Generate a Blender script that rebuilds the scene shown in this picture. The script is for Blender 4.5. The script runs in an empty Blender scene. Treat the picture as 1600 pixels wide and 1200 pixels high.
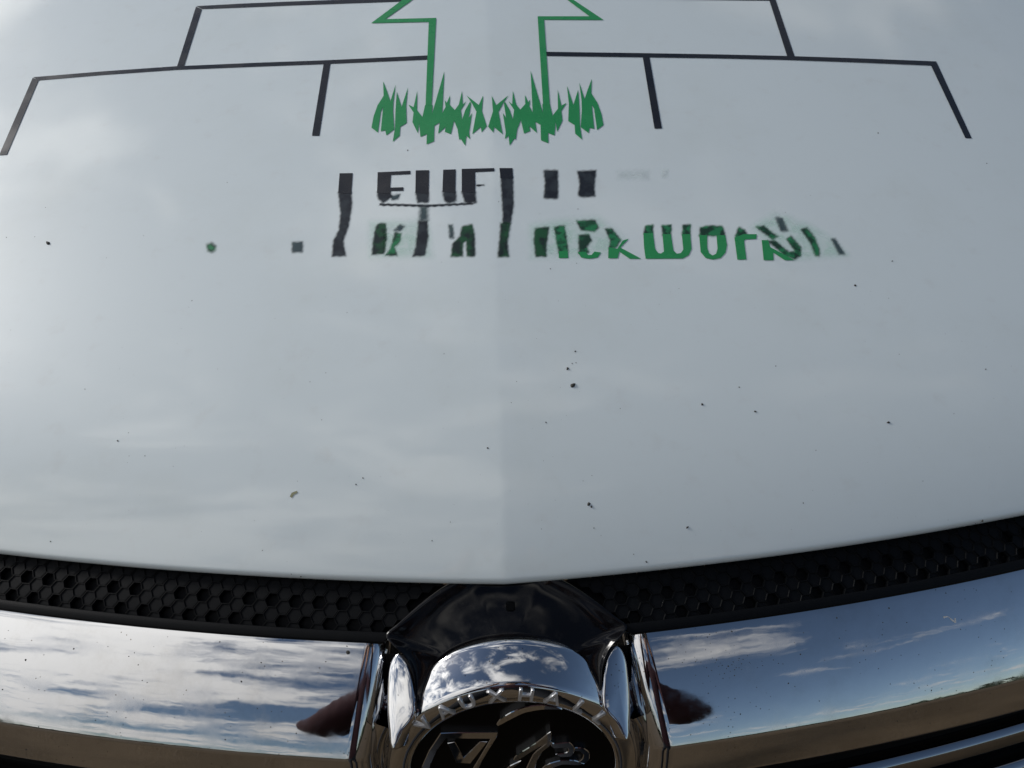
import bpy, bmesh, math, random
import numpy as np
from mathutils import Matrix, Vector
random.seed(7); np.random.seed(7)
S = bpy.context.scene
COL = S.collection

# ------------------------------------------------------------------ camera
FPX = 1202.0                                     # focal length in pixels of the 1600 x 1200 photograph
PITCH, YAW, ROLL = math.radians(-35), math.radians(1.67), math.radians(-0.65)
def cam_axes():
    F = np.array([math.sin(YAW)*math.cos(PITCH), math.cos(YAW)*math.cos(PITCH), math.sin(PITCH)])
    r = np.array([math.cos(YAW), -math.sin(YAW), 0.0]); u = np.cross(r, F)
    c, s = math.cos(ROLL), math.sin(ROLL)
    return c*r+s*u, -s*r+c*u, F
RX, UP, FW = cam_axes()
def ray(px, py):
    d = RX[None]*((np.atleast_1d(px)-800)/FPX)[:, None] + UP[None]*((600-np.atleast_1d(py))/FPX)[:, None] + FW[None]
    return d
_d = ray(780, 916)[0]
CAM = np.array([0, 0, 1.0]) - _d*0.45; CAM[0] = -0.0037
cd = bpy.data.cameras.new('camera'); cam = bpy.data.objects.new('camera', cd); COL.objects.link(cam)
cd.sensor_width = 36; cd.lens = 36*FPX/1600; cd.clip_start = 0.005; cd.clip_end = 2000
m = Matrix.Identity(4)
for i in range(3):
    m[i][0], m[i][1], m[i][2], m[i][3] = RX[i], UP[i], -FW[i], CAM[i]
cam.matrix_world = m
S.camera = cam

# ------------------------------------------------------------------ sky and sun
SUN_EL, SUN_AZ = math.radians(33), math.radians(291)      # compass style: 0 = +Y, 90 = +X ; 291 = from the left, a little behind
SUN_DIR = Vector((math.sin(SUN_AZ)*math.cos(SUN_EL), math.cos(SUN_AZ)*math.cos(SUN_EL), math.sin(SUN_EL)))
W = bpy.data.worlds.new('World'); S.world = W; W.use_nodes = True
nt = W.node_tree; nt.nodes.clear()
def N(t, kind, **kw):
    n = t.nodes.new(kind)
    for k, v in kw.items():
        if k.startswith('i_'):
            n.inputs[k[2:].replace('_', ' ')].default_value = v
        else:
            setattr(n, k, v)
    return n
def vmath(t, op, a=None, b=None, bv=None):
    n = t.nodes.new('ShaderNodeVectorMath'); n.operation = op
    if a is not None: t.links.new(a, n.inputs[0])
    if b is not None: t.links.new(b, n.inputs[1])
    if bv is not None: n.inputs[1].default_value = bv
    return n
def fmath(t, op, a=None, b=None, av=None, bv=None, clamp=False):
    n = t.nodes.new('ShaderNodeMath'); n.operation = op; n.use_clamp = clamp
    if a is not None: t.links.new(a, n.inputs[0])
    if b is not None: t.links.new(b, n.inputs[1])
    if av is not None: n.inputs[0].default_value = av
    if bv is not None: n.inputs[1].default_value = bv
    return n.outputs[0]
def maprange(t, v, a, b, c=0.0, d=1.0):
    n = t.nodes.new('ShaderNodeMapRange'); n.interpolation_type = 'SMOOTHSTEP'
    t.links.new(v, n.inputs[0])
    for i, q in zip((1, 2, 3, 4), (a, b, c, d)): n.inputs[i].default_value = q
    return n.outputs[0]
sky = N(nt, 'ShaderNodeTexSky', sky_type='NISHITA', sun_disc=False, sun_elevation=SUN_EL, sun_rotation=SUN_AZ)
sky.air_density = 1.0; sky.dust_density = 0.6
bg = N(nt, 'ShaderNodeBackground', i_Strength=0.05); nt.links.new(sky.outputs[0], bg.inputs[0])
tc = nt.nodes.new('ShaderNodeTexCoord'); D = tc.outputs['Generated']
sx = nt.nodes.new('ShaderNodeSeparateXYZ'); nt.links.new(D, sx.inputs[0])
zz = fmath(nt, 'ADD', fmath(nt, 'MAXIMUM', sx.outputs[2], bv=0.0), bv=0.16)
cu = nt.nodes.new('ShaderNodeCombineXYZ')
nt.links.new(fmath(nt, 'DIVIDE', sx.outputs[0], zz), cu.inputs[0]); nt.links.new(fmath(nt, 'DIVIDE', sx.outputs[1], zz), cu.inputs[1])
rot = N(nt, 'ShaderNodeMapping'); rot.inputs['Rotation'].default_value[2] = 0.35; rot.inputs['Scale'].default_value = (0.8, 1.5, 1)
rot.inputs['Location'].default_value = (3.1, 1.7, 0.4)
nt.links.new(cu.outputs[0], rot.inputs[0])
n1 = N(nt, 'ShaderNodeTexNoise', i_Scale=3.0, i_Detail=10.0, i_Roughness=0.64, i_Distortion=0.5); nt.links.new(rot.outputs[0], n1.inputs['Vector'])
n2 = N(nt, 'ShaderNodeTexNoise', i_Scale=1.1, i_Detail=4.0, i_Roughness=0.5); nt.links.new(rot.outputs[0], n2.inputs['Vector'])
nmix = fmath(nt, 'ADD', fmath(nt, 'MULTIPLY', n1.outputs[0], bv=1.0), fmath(nt, 'MULTIPLY', fmath(nt, 'SUBTRACT', n2.outputs[0], bv=0.5), bv=0.8))
cov = fmath(nt, 'ADD', nmix, fmath(nt, 'MULTIPLY', sx.outputs[0], bv=-0.11))
mask = maprange(nt, cov, 0.455, 0.68)
sd = vmath(nt, 'DOT_PRODUCT', D, bv=SUN_DIR).outputs['Value']
glow = fmath(nt, 'POWER', fmath(nt, 'MAXIMUM', sd, bv=0.0), bv=2.0)   # clouds scatter forward, so they are brighter round the sun
cst = fmath(nt, 'ADD', fmath(nt, 'MULTIPLY', glow, bv=0.95), bv=0.44)
bgc = N(nt, 'ShaderNodeBackground', i_Color=(1.0, 0.98, 0.95, 1)); nt.links.new(cst, bgc.inputs[1])
mx = nt.nodes.new('ShaderNodeMixShader'); nt.links.new(mask, mx.inputs[0]); nt.links.new(bg.outputs[0], mx.inputs[1]); nt.links.new(bgc.outputs[0], mx.inputs[2])
wo = nt.nodes.new('ShaderNodeOutputWorld'); nt.links.new(mx.outputs[0], wo.inputs[0])

sl = bpy.data.lights.new('sun', 'SUN'); sl.energy = 1.4; sl.angle = math.radians(14); sl.color = (1.0, 0.97, 0.93)
so = bpy.data.objects.new('sun', sl); COL.objects.link(so); so.location = SUN_DIR*20
so.rotation_euler = (-SUN_DIR).to_track_quat('-Z', 'Y').to_euler()
vs = S.view_settings; vs.view_transform = 'Standard'; vs.look = 'None'; vs.exposure = 0.44; vs.gamma = 1.0; vs.use_curve_mapping = False

# ------------------------------------------------------------------ materials
def mat(name, base, rough=0.5, metal=0.0, coat=0.0, coat_rough=0.03, spec=0.5):
    M = bpy.data.materials.new(name); M.use_nodes = True
    b = M.node_tree.nodes['Principled BSDF']
    b.inputs['Base Color'].default_value = (*base, 1); b.inputs['Roughness'].default_value = rough; b.inputs['Metallic'].default_value = metal
    b.inputs['Coat Weight'].default_value = coat; b.inputs['Coat Roughness'].default_value = coat_rough
    b.inputs['Specular IOR Level'].default_value = spec
    return M, M.node_tree, b
def objco(t):
    return t.nodes.new('ShaderNodeTexCoord').outputs['Object']
def noise(t, v, scale, detail=4, rough=0.55):
    n = N(t, 'ShaderNodeTexNoise', i_Scale=scale, i_Detail=float(detail), i_Roughness=rough); t.links.new(v, n.inputs['Vector']); return n.outputs[0]
def mixcol(t, f, a, b):
    n = t.nodes.new('ShaderNodeMix'); n.data_type = 'RGBA'; t.links.new(f, n.inputs[0])
    for k, c in ((6, a), (7, b)):
        if isinstance(c, tuple): n.inputs[k].default_value = (*c, 1)
        else: t.links.new(c, n.inputs[k])
    return n.outputs[2]
def bump(t, b, h, strength, dist, coat=False):
    n = N(t, 'ShaderNodeBump', i_Strength=strength, i_Distance=dist); t.links.new(h, n.inputs['Height'])
    t.links.new(n.outputs[0], b.inputs['Coat Normal' if coat else 'Normal'])

# white paint: soft dust film, clear coat with faint orange peel
PAINT, t, b = mat('white_paint', (0.78, 0.79, 0.79), 0.45, 0, 1.0, 0.04)
co = objco(t)
film = maprange(t, noise(t, co, 9, 6, 0.65), 0.45, 0.75)
grime = maprange(t, noise(t, co, 55, 5, 0.6), 0.55, 0.85)
c1 = mixcol(t, film, (0.755, 0.825, 0.83), (0.725, 0.79, 0.785))
gm = fmath(t, 'MULTIPLY', grime, bv=0.35)
b.inputs['Coat IOR'].default_value = 1.6
t.links.new(mixcol(t, gm, c1, (0.64, 0.66, 0.64)), b.inputs['Base Color'])
t.links.new(maprange(t, noise(t, co, 14, 5), 0.35, 0.75, 0.012, 0.045), b.inputs['Coat Roughness'])
bump(t, b, noise(t, co, 420, 2), 0.02, 0.001, True)

CHROME, t, b = mat('chrome', (0.66, 0.67, 0.69), 0.04, 1.0)
co = objco(t)
haze = maprange(t, noise(t, co, 45, 6, 0.65), 0.45, 0.75, 0.03, 0.14); t.links.new(haze, b.inputs['Roughness'])
pit = N(t, 'ShaderNodeTexVoronoi', i_Scale=330.0); t.links.new(co, pit.inputs['Vector'])
pm = fmath(t, 'MULTIPLY', fmath(t, 'LESS_THAN', pit.outputs['Distance'], bv=0.13), fmath(t, 'GREATER_THAN', noise(t, co, 38, 4), bv=0.57))
dust = maprange(t, noise(t, co, 30, 6, 0.7), 0.45, 0.8, 0.0, 0.45)
cc = mixcol(t, dust, (0.66, 0.67, 0.69), (0.50, 0.49, 0.47))
t.links.new(mixcol(t, pm, cc, (0.28, 0.26, 0.24)), b.inputs['Base Color'])
bump(t, b, noise(t, co, 28, 3), 0.035, 0.004)

DCHROME, t, b = mat('dark_chrome', (0.40, 0.41, 0.43), 0.08, 1.0)
BLACK, t, b = mat('moulded_black_plastic', (0.003, 0.0036, 0.0046), 0.5, spec=0.11)
co = objco(t)
dd = maprange(t, noise(t, co, 160, 5, 0.6), 0.5, 0.85, 0.0, 0.35)
t.links.new(mixcol(t, dd, (0.003, 0.0036, 0.0046), (0.009, 0.009, 0.0095)), b.inputs['Base Color'])
bump(t, b, noise(t, co, 1800, 2), 0.25, 0.0004)
PIANO, t, b = mat('gloss_black_plastic', (0.006, 0.006, 0.007), 0.12, spec=0.3)
co = objco(t)
sc = maprange(t, noise(t, co, 70, 7, 0.7), 0.56, 0.85, 0.0, 0.5)
t.links.new(mixcol(t, sc, (0.004, 0.004, 0.005), (0.04, 0.037, 0.034)), b.inputs['Base Color'])
t.links.new(maprange(t, noise(t, co, 90, 5), 0.4, 0.75, 0.07, 0.3), b.inputs['Roughness'])
DISC, t, b = mat('badge_black', (0.002, 0.002, 0.002), 0.3, spec=0.12)
DARK, t, b = mat('dark_recess', (0.006, 0.006, 0.006), 0.8, spec=0.2)

def vinyl(name, c, c2):
    M, t, b = mat(name, c, 0.35, spec=0.5)
    co = objco(t)
    t.links.new(mixcol(t, maprange(t, noise(t, co, 60, 5), 0.4, 0.8), c, c2), b.inputs['Base Color'])
    t.links.new(maprange(t, noise(t, co, 40, 4), 0.35, 0.75, 0.22, 0.38), b.inputs['Roughness'])
    return M
VBLACK = vinyl('black_vinyl', (0.013, 0.015, 0.021), (0.017, 0.019, 0.025))
VGREEN = vinyl('green_vinyl', (0.028, 0.285, 0.092), (0.031, 0.305, 0.102))
def smear(name, ca, cb, scale=110, amax=1.0, lo=0.4, hi=0.6):
    M, t, b = mat(name, ca, 0.4)
    co = objco(t)
    t.links.new(mixcol(t, maprange(t, noise(t, co, scale, 3), lo, hi), ca, cb), b.inputs['Base Color'])
    at = t.nodes.new('ShaderNodeAttribute'); at.attribute_name = 'cover'
    t.links.new(fmath(t, 'MULTIPLY', at.outputs['Fac'], bv=amax), b.inputs['Alpha'])
    return M
SM_DARK = smear('faded_black_vinyl', (0.012, 0.015, 0.022), (0.03, 0.038, 0.046))
SM_MIX = smear('faded_green_black_vinyl', (0.010, 0.022, 0.020), (0.015, 0.09, 0.035))
SM_TEAL = smear('faded_teal_vinyl', (0.05, 0.08, 0.09), (0.07, 0.11, 0.11))
SM_GREEN = smear('faded_green_vinyl', (0.024, 0.22, 0.085), (0.012, 0.05, 0.028), 130)
SM_MINT = smear('pale_mint_vinyl', (0.72, 0.86, 0.80), (0.50, 0.76, 0.62), 90, 0.34)
SM_GREY = smear('faded_grey_vinyl', (0.55, 0.60, 0.60), (0.74, 0.80, 0.79), 70, 0.35)
SPECK, t, b = mat('dried_dirt', (0.03, 0.03, 0.03), 0.8)
t.links.new(mixcol(t, noise(t, objco(t), 400, 3), (0.012, 0.013, 0.012), (0.09, 0.085, 0.07)), b.inputs['Base Color'])
SCRATCH, t, b = mat('pale_scratch', (0.62, 0.62, 0.60), 0.7)
SPLAT, t, b = mat('dried_insect_splat', (0.30, 0.30, 0.18), 0.8)

# ------------------------------------------------------------------ mesh helpers
def link(name, me, ma, parent=None):
    o = bpy.data.objects.new(name, me); COL.objects.link(o)
    if ma is not None and not me.materials: me.materials.append(ma)
    if parent is not None: o.parent = parent
    return o
def pymesh(name, v, f, smooth=True):
    me = bpy.data.meshes.new(name); me.from_pydata([tuple(map(float, p)) for p in v], [], f); me.update()
    if smooth: me.polygons.foreach_set('use_smooth', [True]*len(me.polygons))
    return me
def gridmesh(name, P, smooth=True, flip=False, closed_u=False):
    nu, nv = P.shape[:2]
    idx = np.arange(nu*nv).reshape(nu, nv); f = []
    for i in range(nu if closed_u else nu-1):
        a = idx[i]; c = idx[(i+1) % nu]
        for j in range(nv-1):
            q = (a[j], c[j], c[j+1], a[j+1]); f.append(tuple(int(k) for k in (q[::-1] if flip else q)))
    return pymesh(name, P.reshape(-1, 3), f, smooth)
def sharp(me, deg=35):
    bm = bmesh.new(); bm.from_mesh(me)
    for e in bm.edges:
        if len(e.link_faces) == 2 and e.calc_face_angle(0) > math.radians(deg): e.smooth = False
    bm.to_mesh(me); bm.free()

# ------------------------------------------------------------------ ground and far trees (seen in the chrome)
GROUND, t, b = mat('brown_gravelly_ground', (0.2, 0.16, 0.11), 0.9)
co = objco(t)
g1 = mixcol(t, maprange(t, noise(t, co, 2.2, 6, 0.6), 0.35, 0.7), (0.078, 0.050, 0.022), (0.120, 0.080, 0.040))
t.links.new(mixcol(t, maprange(t, noise(t, co, 90, 4, 0.7), 0.5, 0.75), g1, (0.15, 0.11, 0.07)), b.inputs['Base Color'])
bump(t, b, noise(t, co, 120, 4), 0.5, 0.01)
o = link('ground', pymesh('ground', [(-600, -600, 0), (600, -600, 0), (600, 600, 0), (-600, 600, 0)], [(0, 1, 2, 3)]), GROUND)
o['kind'] = 'structure'
LEAF, t, b = mat('far_foliage', (0.035, 0.05, 0.025), 0.8)
t.links.new(mixcol(t, noise(t, objco(t), 1.5, 3), (0.02, 0.03, 0.015), (0.07, 0.085, 0.045)), b.inputs['Base Color'])
v, f = [], []
for k in range(46):
    a = math.radians(-78 + 156*k/45 + random.uniform(-1.5, 1.5)); R = random.uniform(42, 60)
    cx, cy = R*math.sin(a), -R*math.cos(a); h = random.uniform(2.2, 4.2); w = random.uniform(2.5, 4.2)
    for q in range(190):
        th = random.uniform(0, 6.283); rr = math.sqrt(random.random()); zz_ = random.random()
        p = Vector((cx+w*rr*math.cos(th)*math.sqrt(max(.05, 1-(zz_*.9)**2)), cy+w*rr*math.sin(th), h*zz_))
        n = Vector((random.gauss(0, 1), random.gauss(0, 1), random.gauss(0, 1))).normalized(); s = random.uniform(.2, .5)
        u = n.orthogonal().normalized()*s; w2 = n.cross(u); i = len(v)
        v += [p-u-w2*.6, p+u-w2*.6, p+u*.7+w2, p-u*.7+w2]; f.append((i, i+1, i+2, i+3))
o = link('far_trees', pymesh('far_trees', v, f, False), LEAF)
o['kind'] = 'stuff'; o['label'] = 'dark line of far trees mirrored along the chrome bar'; o['category'] = 'trees'

# ------------------------------------------------------------------ the van
van = bpy.data.objects.new('van', None); COL.objects.link(van); van.location = (0, 0, 0)
van['label'] = 'white van front with printed bonnet, black honeycomb trim, chrome bar and round badge'; van['category'] = 'van'

def yE(x):                                                    # plan curve of the bonnet's front edge, with its central ridge
    ax = np.sqrt(np.asarray(x)**2 + 0.0018**2) - 0.0018
    return 0.054*ax + 0.212*np.asarray(x)**2
S0, S1, TAU = math.tan(math.radians(44)), math.tan(math.radians(24.5)), 0.055
def Pt(t):
    t = np.asarray(t)
    return S1*t + (S0-S1)*TAU*(1-np.exp(-np.maximum(t, -0.05)/TAU)) - 0.035*np.maximum(t, 0)**2
OFF = 0.0035
def H(x, y):
    t = y - yE(x) - OFF
    return 1.0035 + Pt(t) - 0.03*x**2*(1-np.exp(-np.maximum(t, 0)/0.08))
def Hn(p):
    e = 1e-4
    hx = (H(p[:, 0]+e, p[:, 1]) - H(p[:, 0]-e, p[:, 1]))/(2*e); hy = (H(p[:, 0], p[:, 1]+e) - H(p[:, 0], p[:, 1]-e))/(2*e)
    n = np.stack([-hx, -hy, np.ones_like(hx)], 1); return n/np.linalg.norm(n, axis=1)[:, None]
def on_bonnet(px, py, off=0.0):
    d = ray(px, py); lo = np.full(len(d), 0.2); hi = np.full(len(d), 2.5)
    for _ in range(46):
        mid = (lo+hi)/2; p = CAM + d*mid[:, None]; g = p[:, 2] - H(p[:, 0], p[:, 1])
        lo = np.where(g > 0, mid, lo); hi = np.where(g > 0, hi, mid)
    p = CAM + d*lo[:, None]
    return p + Hn(p)*off

# bonnet skin with rolled front lip and folded-under flange
xs = np.sinh(np.linspace(-3.4, 3.4, 261)); xs = xs/xs.max()*0.80
ts = np.concatenate([np.linspace(0, 0.06, 26), np.linspace(0.06, 0.92, 120)[1:]])
rows = []
X = xs[:, None]
P = np.zeros((len(xs), len(ts), 3)); P[:, :, 0] = X; P[:, :, 1] = yE(X) + OFF + ts[None]; P[:, :, 2] = H(P[:, :, 0], P[:, :, 1])
lip = []
RL = 0.0042
for a in np.linspace(44, 235, 16)[1:]:                          # tangent angle below horizontal going forward
    a0 = math.radians(44); a1 = math.radians(a)
    lip.append((-RL*(math.sin(a1)-math.sin(a0)), RL*(math.cos(a1)-math.cos(a0))))
lip.append((lip[-1][0]+0.03, lip[-1][1]+0.012))
L = np.zeros((len(xs), len(lip), 3))
for j, (dy, dz) in enumerate(lip):
    L[:, j, 0] = xs; L[:, j, 1] = P[:, 0, 1]+dy; L[:, j, 2] = P[:, 0, 2]+dz
P = np.concatenate([L[:, ::-1], P], 1)
bonnet = link('bonnet', gridmesh('bonnet', P), PAINT, van)
bonnet['label'] = 'white painted bonnet with a soft central ridge'

# --- vinyl lettering and lines on the bonnet -----------------------------------------------
def decal(name, poly, ma, off=0.00035, step=16.0, parent=bonnet):
    bm = bmesh.new()
    fa = bm.faces.new([bm.verts.new((x, y, 0)) for x, y in poly]); bm.normal_update()
    bmesh.ops.triangulate(bm, faces=[fa], ngon_method='EAR_CLIP')
    for _ in range(7):
        le = [e for e in bm.edges if e.calc_length() > step]
        if not le: break
        bmesh.ops.subdivide_edges(bm, edges=le, cuts=1)
        bmesh.ops.triangulate(bm, faces=bm.faces[:])
    q = np.array([v.co[:2] for v in bm.verts]); p = on_bonnet(q[:, 0], q[:, 1], off)
    for v_, c in zip(bm.verts, p): v_.co = c
    bmesh.ops.recalc_face_normals(bm, faces=bm.faces[:])
    me = bpy.data.meshes.new(name); bm.to_mesh(me); bm.free()
    return link(name, me, ma, parent)
def strip(up, lo): return up + lo[::-1]

LINES = [
 strip([(307, 10), (380, 6), (450, 3), (640, -4)], [(316, 14.5), (380, 12), (450, 9), (634, 2.5)]),
 [(306.5, 11), (315.5, 15), (288, 103), (277, 104)],
 strip([(52, 121), (160, 112), (275, 104), (400, 98.5), (500, 95), (600, 90.5), (668, 87)], [(60, 126), (160, 117.5), (275, 109.5), (400, 104.5), (500, 100.8), (600, 96.5), (668, 93.5)]),
 [(51.5, 122), (60.5, 126), (11, 242), (-1, 243)],
 [(506, 99), (516.5, 98.5), (499, 212.5), (487.5, 212.5)],
 strip([(900, -8), (1050, -6), (1211, -3)], [(915, -2), (1050, -0.5), (1203, 1.2)]),
 [(1201, -2), (1211, -2), (1241.5, 89), (1230, 89)],
 strip([(853, 81.5), (1000, 83.5), (1120, 85.5), (1230, 88), (1350, 92), (1463, 96.5)], [(854, 87.8), (1000, 89.8), (1120, 91.5), (1230, 94), (1350, 98.3), (1457, 102.8)]),
 [(1463, 97.5), (1454, 102), (1508, 216), (1518, 216.5)],
 [(1004, 89), (1014.5, 89.5), (1034, 201), (1022.5, 201.5)],
]
for q, pl in enumerate(LINES):
    decal('line_sticker', pl, VBLACK, 0.00035 + 0.00006*(q % 2))
TREE = [
 [(580, 36.7), (640, -8), (668, -30), (676, -26), (645, 0), (602, 30.5), (681.5, 28.5), (674.5, 165), (665, 165), (670, 34.8)],
 [(840, 26), (921, 26), (886, 0), (848, -28), (856, -32), (894, -1), (943, 31.7), (850, 31.3), (859, 165), (848.5, 165)],
]
for pl in TREE: decal('tree_outline_sticker', pl, VGREEN, 0.00042)
A_ = [(155, 150), (180, 215), (200, 275), (233, 170), (219, 280), (217, 340), (224, 450), (175, 488), (168, 455), (140, 463), (155, 310), (140, 340), (122, 470), (82, 440), (95, 370), (120, 300), (158, 240)]
B_ = [(240, 215), (270, 310), (310, 188), (298, 300), (302, 410), (262, 435), (258, 490), (215, 528), (229, 440), (232, 330)]
C_ = [(312, 295), (345, 312), (368, 210), (366, 330), (400, 373), (417, 298), (464, 298), (460, 355), (537, 88), (524, 350), (545, 310), (540, 268), (552, 285), (573, 238), (570, 295), (602, 330), (628, 295), (648, 210), (652, 295), (675, 275), (640, 330), (648, 390), (668, 330), (699, 275), (703, 292), (690, 380), (710, 348), (692, 470), (698, 512), (675, 490), (668, 552), (640, 510), (630, 515), (620, 450), (598, 395), (578, 480), (540, 465), (545, 435), (498, 478), (508, 408), (475, 428), (472, 525), (426, 544), (428, 480), (388, 497), (380, 410), (372, 475), (338, 405), (345, 345)]
D_ = [(676, 238), (752, 298), (780, 238), (772, 335), (802, 430), (770, 468), (765, 435), (712, 480), (738, 340), (710, 288)]
for pl in (A_, B_, C_, D_):
    decal('grass_sticker', [(560+x/4, 90+y/4) for x, y in pl], VGREEN)
    decal('grass_sticker', [(560+(1613-x)/4, 90+(y+3-18*abs(x-806)/650)/4) for x, y in pl][::-1], VGREEN)

# crisp upper parts and worn, smudged remains of the lettering
Z4 = lambda pl: [(300+x/3.077, 240+y/3.077) for x, y in pl]
Z5 = lambda pl: [(780+x/2.581, 240+y/2.581) for x, y in pl]
CRISP = [
 (Z4([(710, 96), (773, 95), (766, 195), (703, 190)]), VBLACK),
 (Z4([(893, 91), (1050, 84), (1050, 100), (957, 104), (953, 165), (1017, 163), (1016, 180), (955, 181), (950, 195), (890, 190)]), VBLACK),
 (Z4([(1076, 82), (1140, 81), (1138, 195), (1074, 190)]), VBLACK),
 (Z4([(1208, 79), (1268, 77), (1266, 190), (1204, 185)]), VBLACK),
 (Z4([(1297, 75), (1453, 71), (1453, 86), (1361, 90), (1362, 160), (1360, 190), (1297, 185)]), VBLACK),
 (Z4([(1478, 71), (1541, 71), (1543, 120), (1483, 120)]), VBLACK),
 (Z5([(592, 322), (620, 322), (628, 385), (640, 402), (652, 404), (664, 396), (658, 326), (692, 326), (702, 392), (716, 405), (732, 402), (742, 388), (736, 326), (770, 326), (775, 385), (764, 410), (740, 424), (590, 425), (584, 380), (581, 322)]), VGREEN),
 (Z5([(806, 330), (838, 330), (838, 380), (845, 402), (860, 412), (874, 405), (880, 385), (876, 330), (911, 330), (918, 370), (912, 400), (892, 422), (862, 428), (832, 422), (812, 398)]), VGREEN),
 (Z5([(948, 340), (985, 326), (1038, 326), (1036, 345), (992, 347), (987, 352), (996, 428), (960, 429)]), VGREEN),
 (Z5([(1058, 350), (1084, 350), (1092, 378), (1190, 431), (1152, 431), (1104, 400), (1106, 431), (1066, 431)]), VGREEN),
 (Z5([(441, 378), (476, 385), (498, 352), (522, 344), (488, 380), (572, 425), (526, 425), (484, 396), (477, 423), (439, 423)]), VGREEN),
 (Z5([(316, 398), (348, 398), (358, 410), (372, 410), (384, 396), (410, 400), (396, 420), (362, 425), (330, 420)]), VGREEN),
 (Z5([(240, 395), (276, 395), (278, 422), (240, 422)]), VGREEN),
]
for pl, ma in CRISP: decal('letter', pl, ma)

def soft_decal(name, poly, ma, soft=3.0, off=0.0002, parent=bonnet, cell=1.6):
    if min(np.ptp([p[0] for p in poly]), np.ptp([p[1] for p in poly])) < 9: cell = 0.7
    else: soft = soft*1.25
    q = np.array(poly, float); a = q; bq = np.roll(q, -1, 0)
    x0, y0 = q.min(0)-soft-1; x1, y1 = q.max(0)+soft+1
    nx, ny = max(3, int((x1-x0)/cell)), max(3, int((y1-y0)/cell))
    gx, gy = np.meshgrid(np.linspace(x0, x1, nx), np.linspace(y0, y1, ny), indexing='ij')
    pts = np.stack([gx.ravel(), gy.ravel()], 1)
    d = np.full(len(pts), 1e9); ins = np.zeros(len(pts), bool)
    for (ax, ay), (bx, by) in zip(a, bq):
        e = np.array([bx-ax, by-ay]); w = pts-[ax, ay]; tt = np.clip((w@e)/max(e@e, 1e-9), 0, 1)
        d = np.minimum(d, np.linalg.norm(w-tt[:, None]*e, axis=1))
        c = ((ay > pts[:, 1]) != (by > pts[:, 1])); xi = ax + (pts[:, 1]-ay)/((by-ay) if by != ay else 1e-9)*(bx-ax)
        ins ^= c & (pts[:, 0] < xi)
    sdf = np.where(ins, d, -d); wob = 0.6*np.sin(pts[:, 0]*.55+pts[:, 1]*.2)*np.sin(pts[:, 1]*.6)
    k = np.clip((sdf+wob+soft)/(2*soft), 0, 1); cov_ = k*k*(3-2*k)
    P3 = on_bonnet(pts[:, 0], pts[:, 1], off).reshape(nx, ny, 3)
    me = gridmesh(name, P3, True, True)
    at = me.attributes.new('cover', 'FLOAT', 'POINT'); at.data.foreach_set('value', cov_.astype(np.float32))
    return link(name, me, ma, parent)
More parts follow.
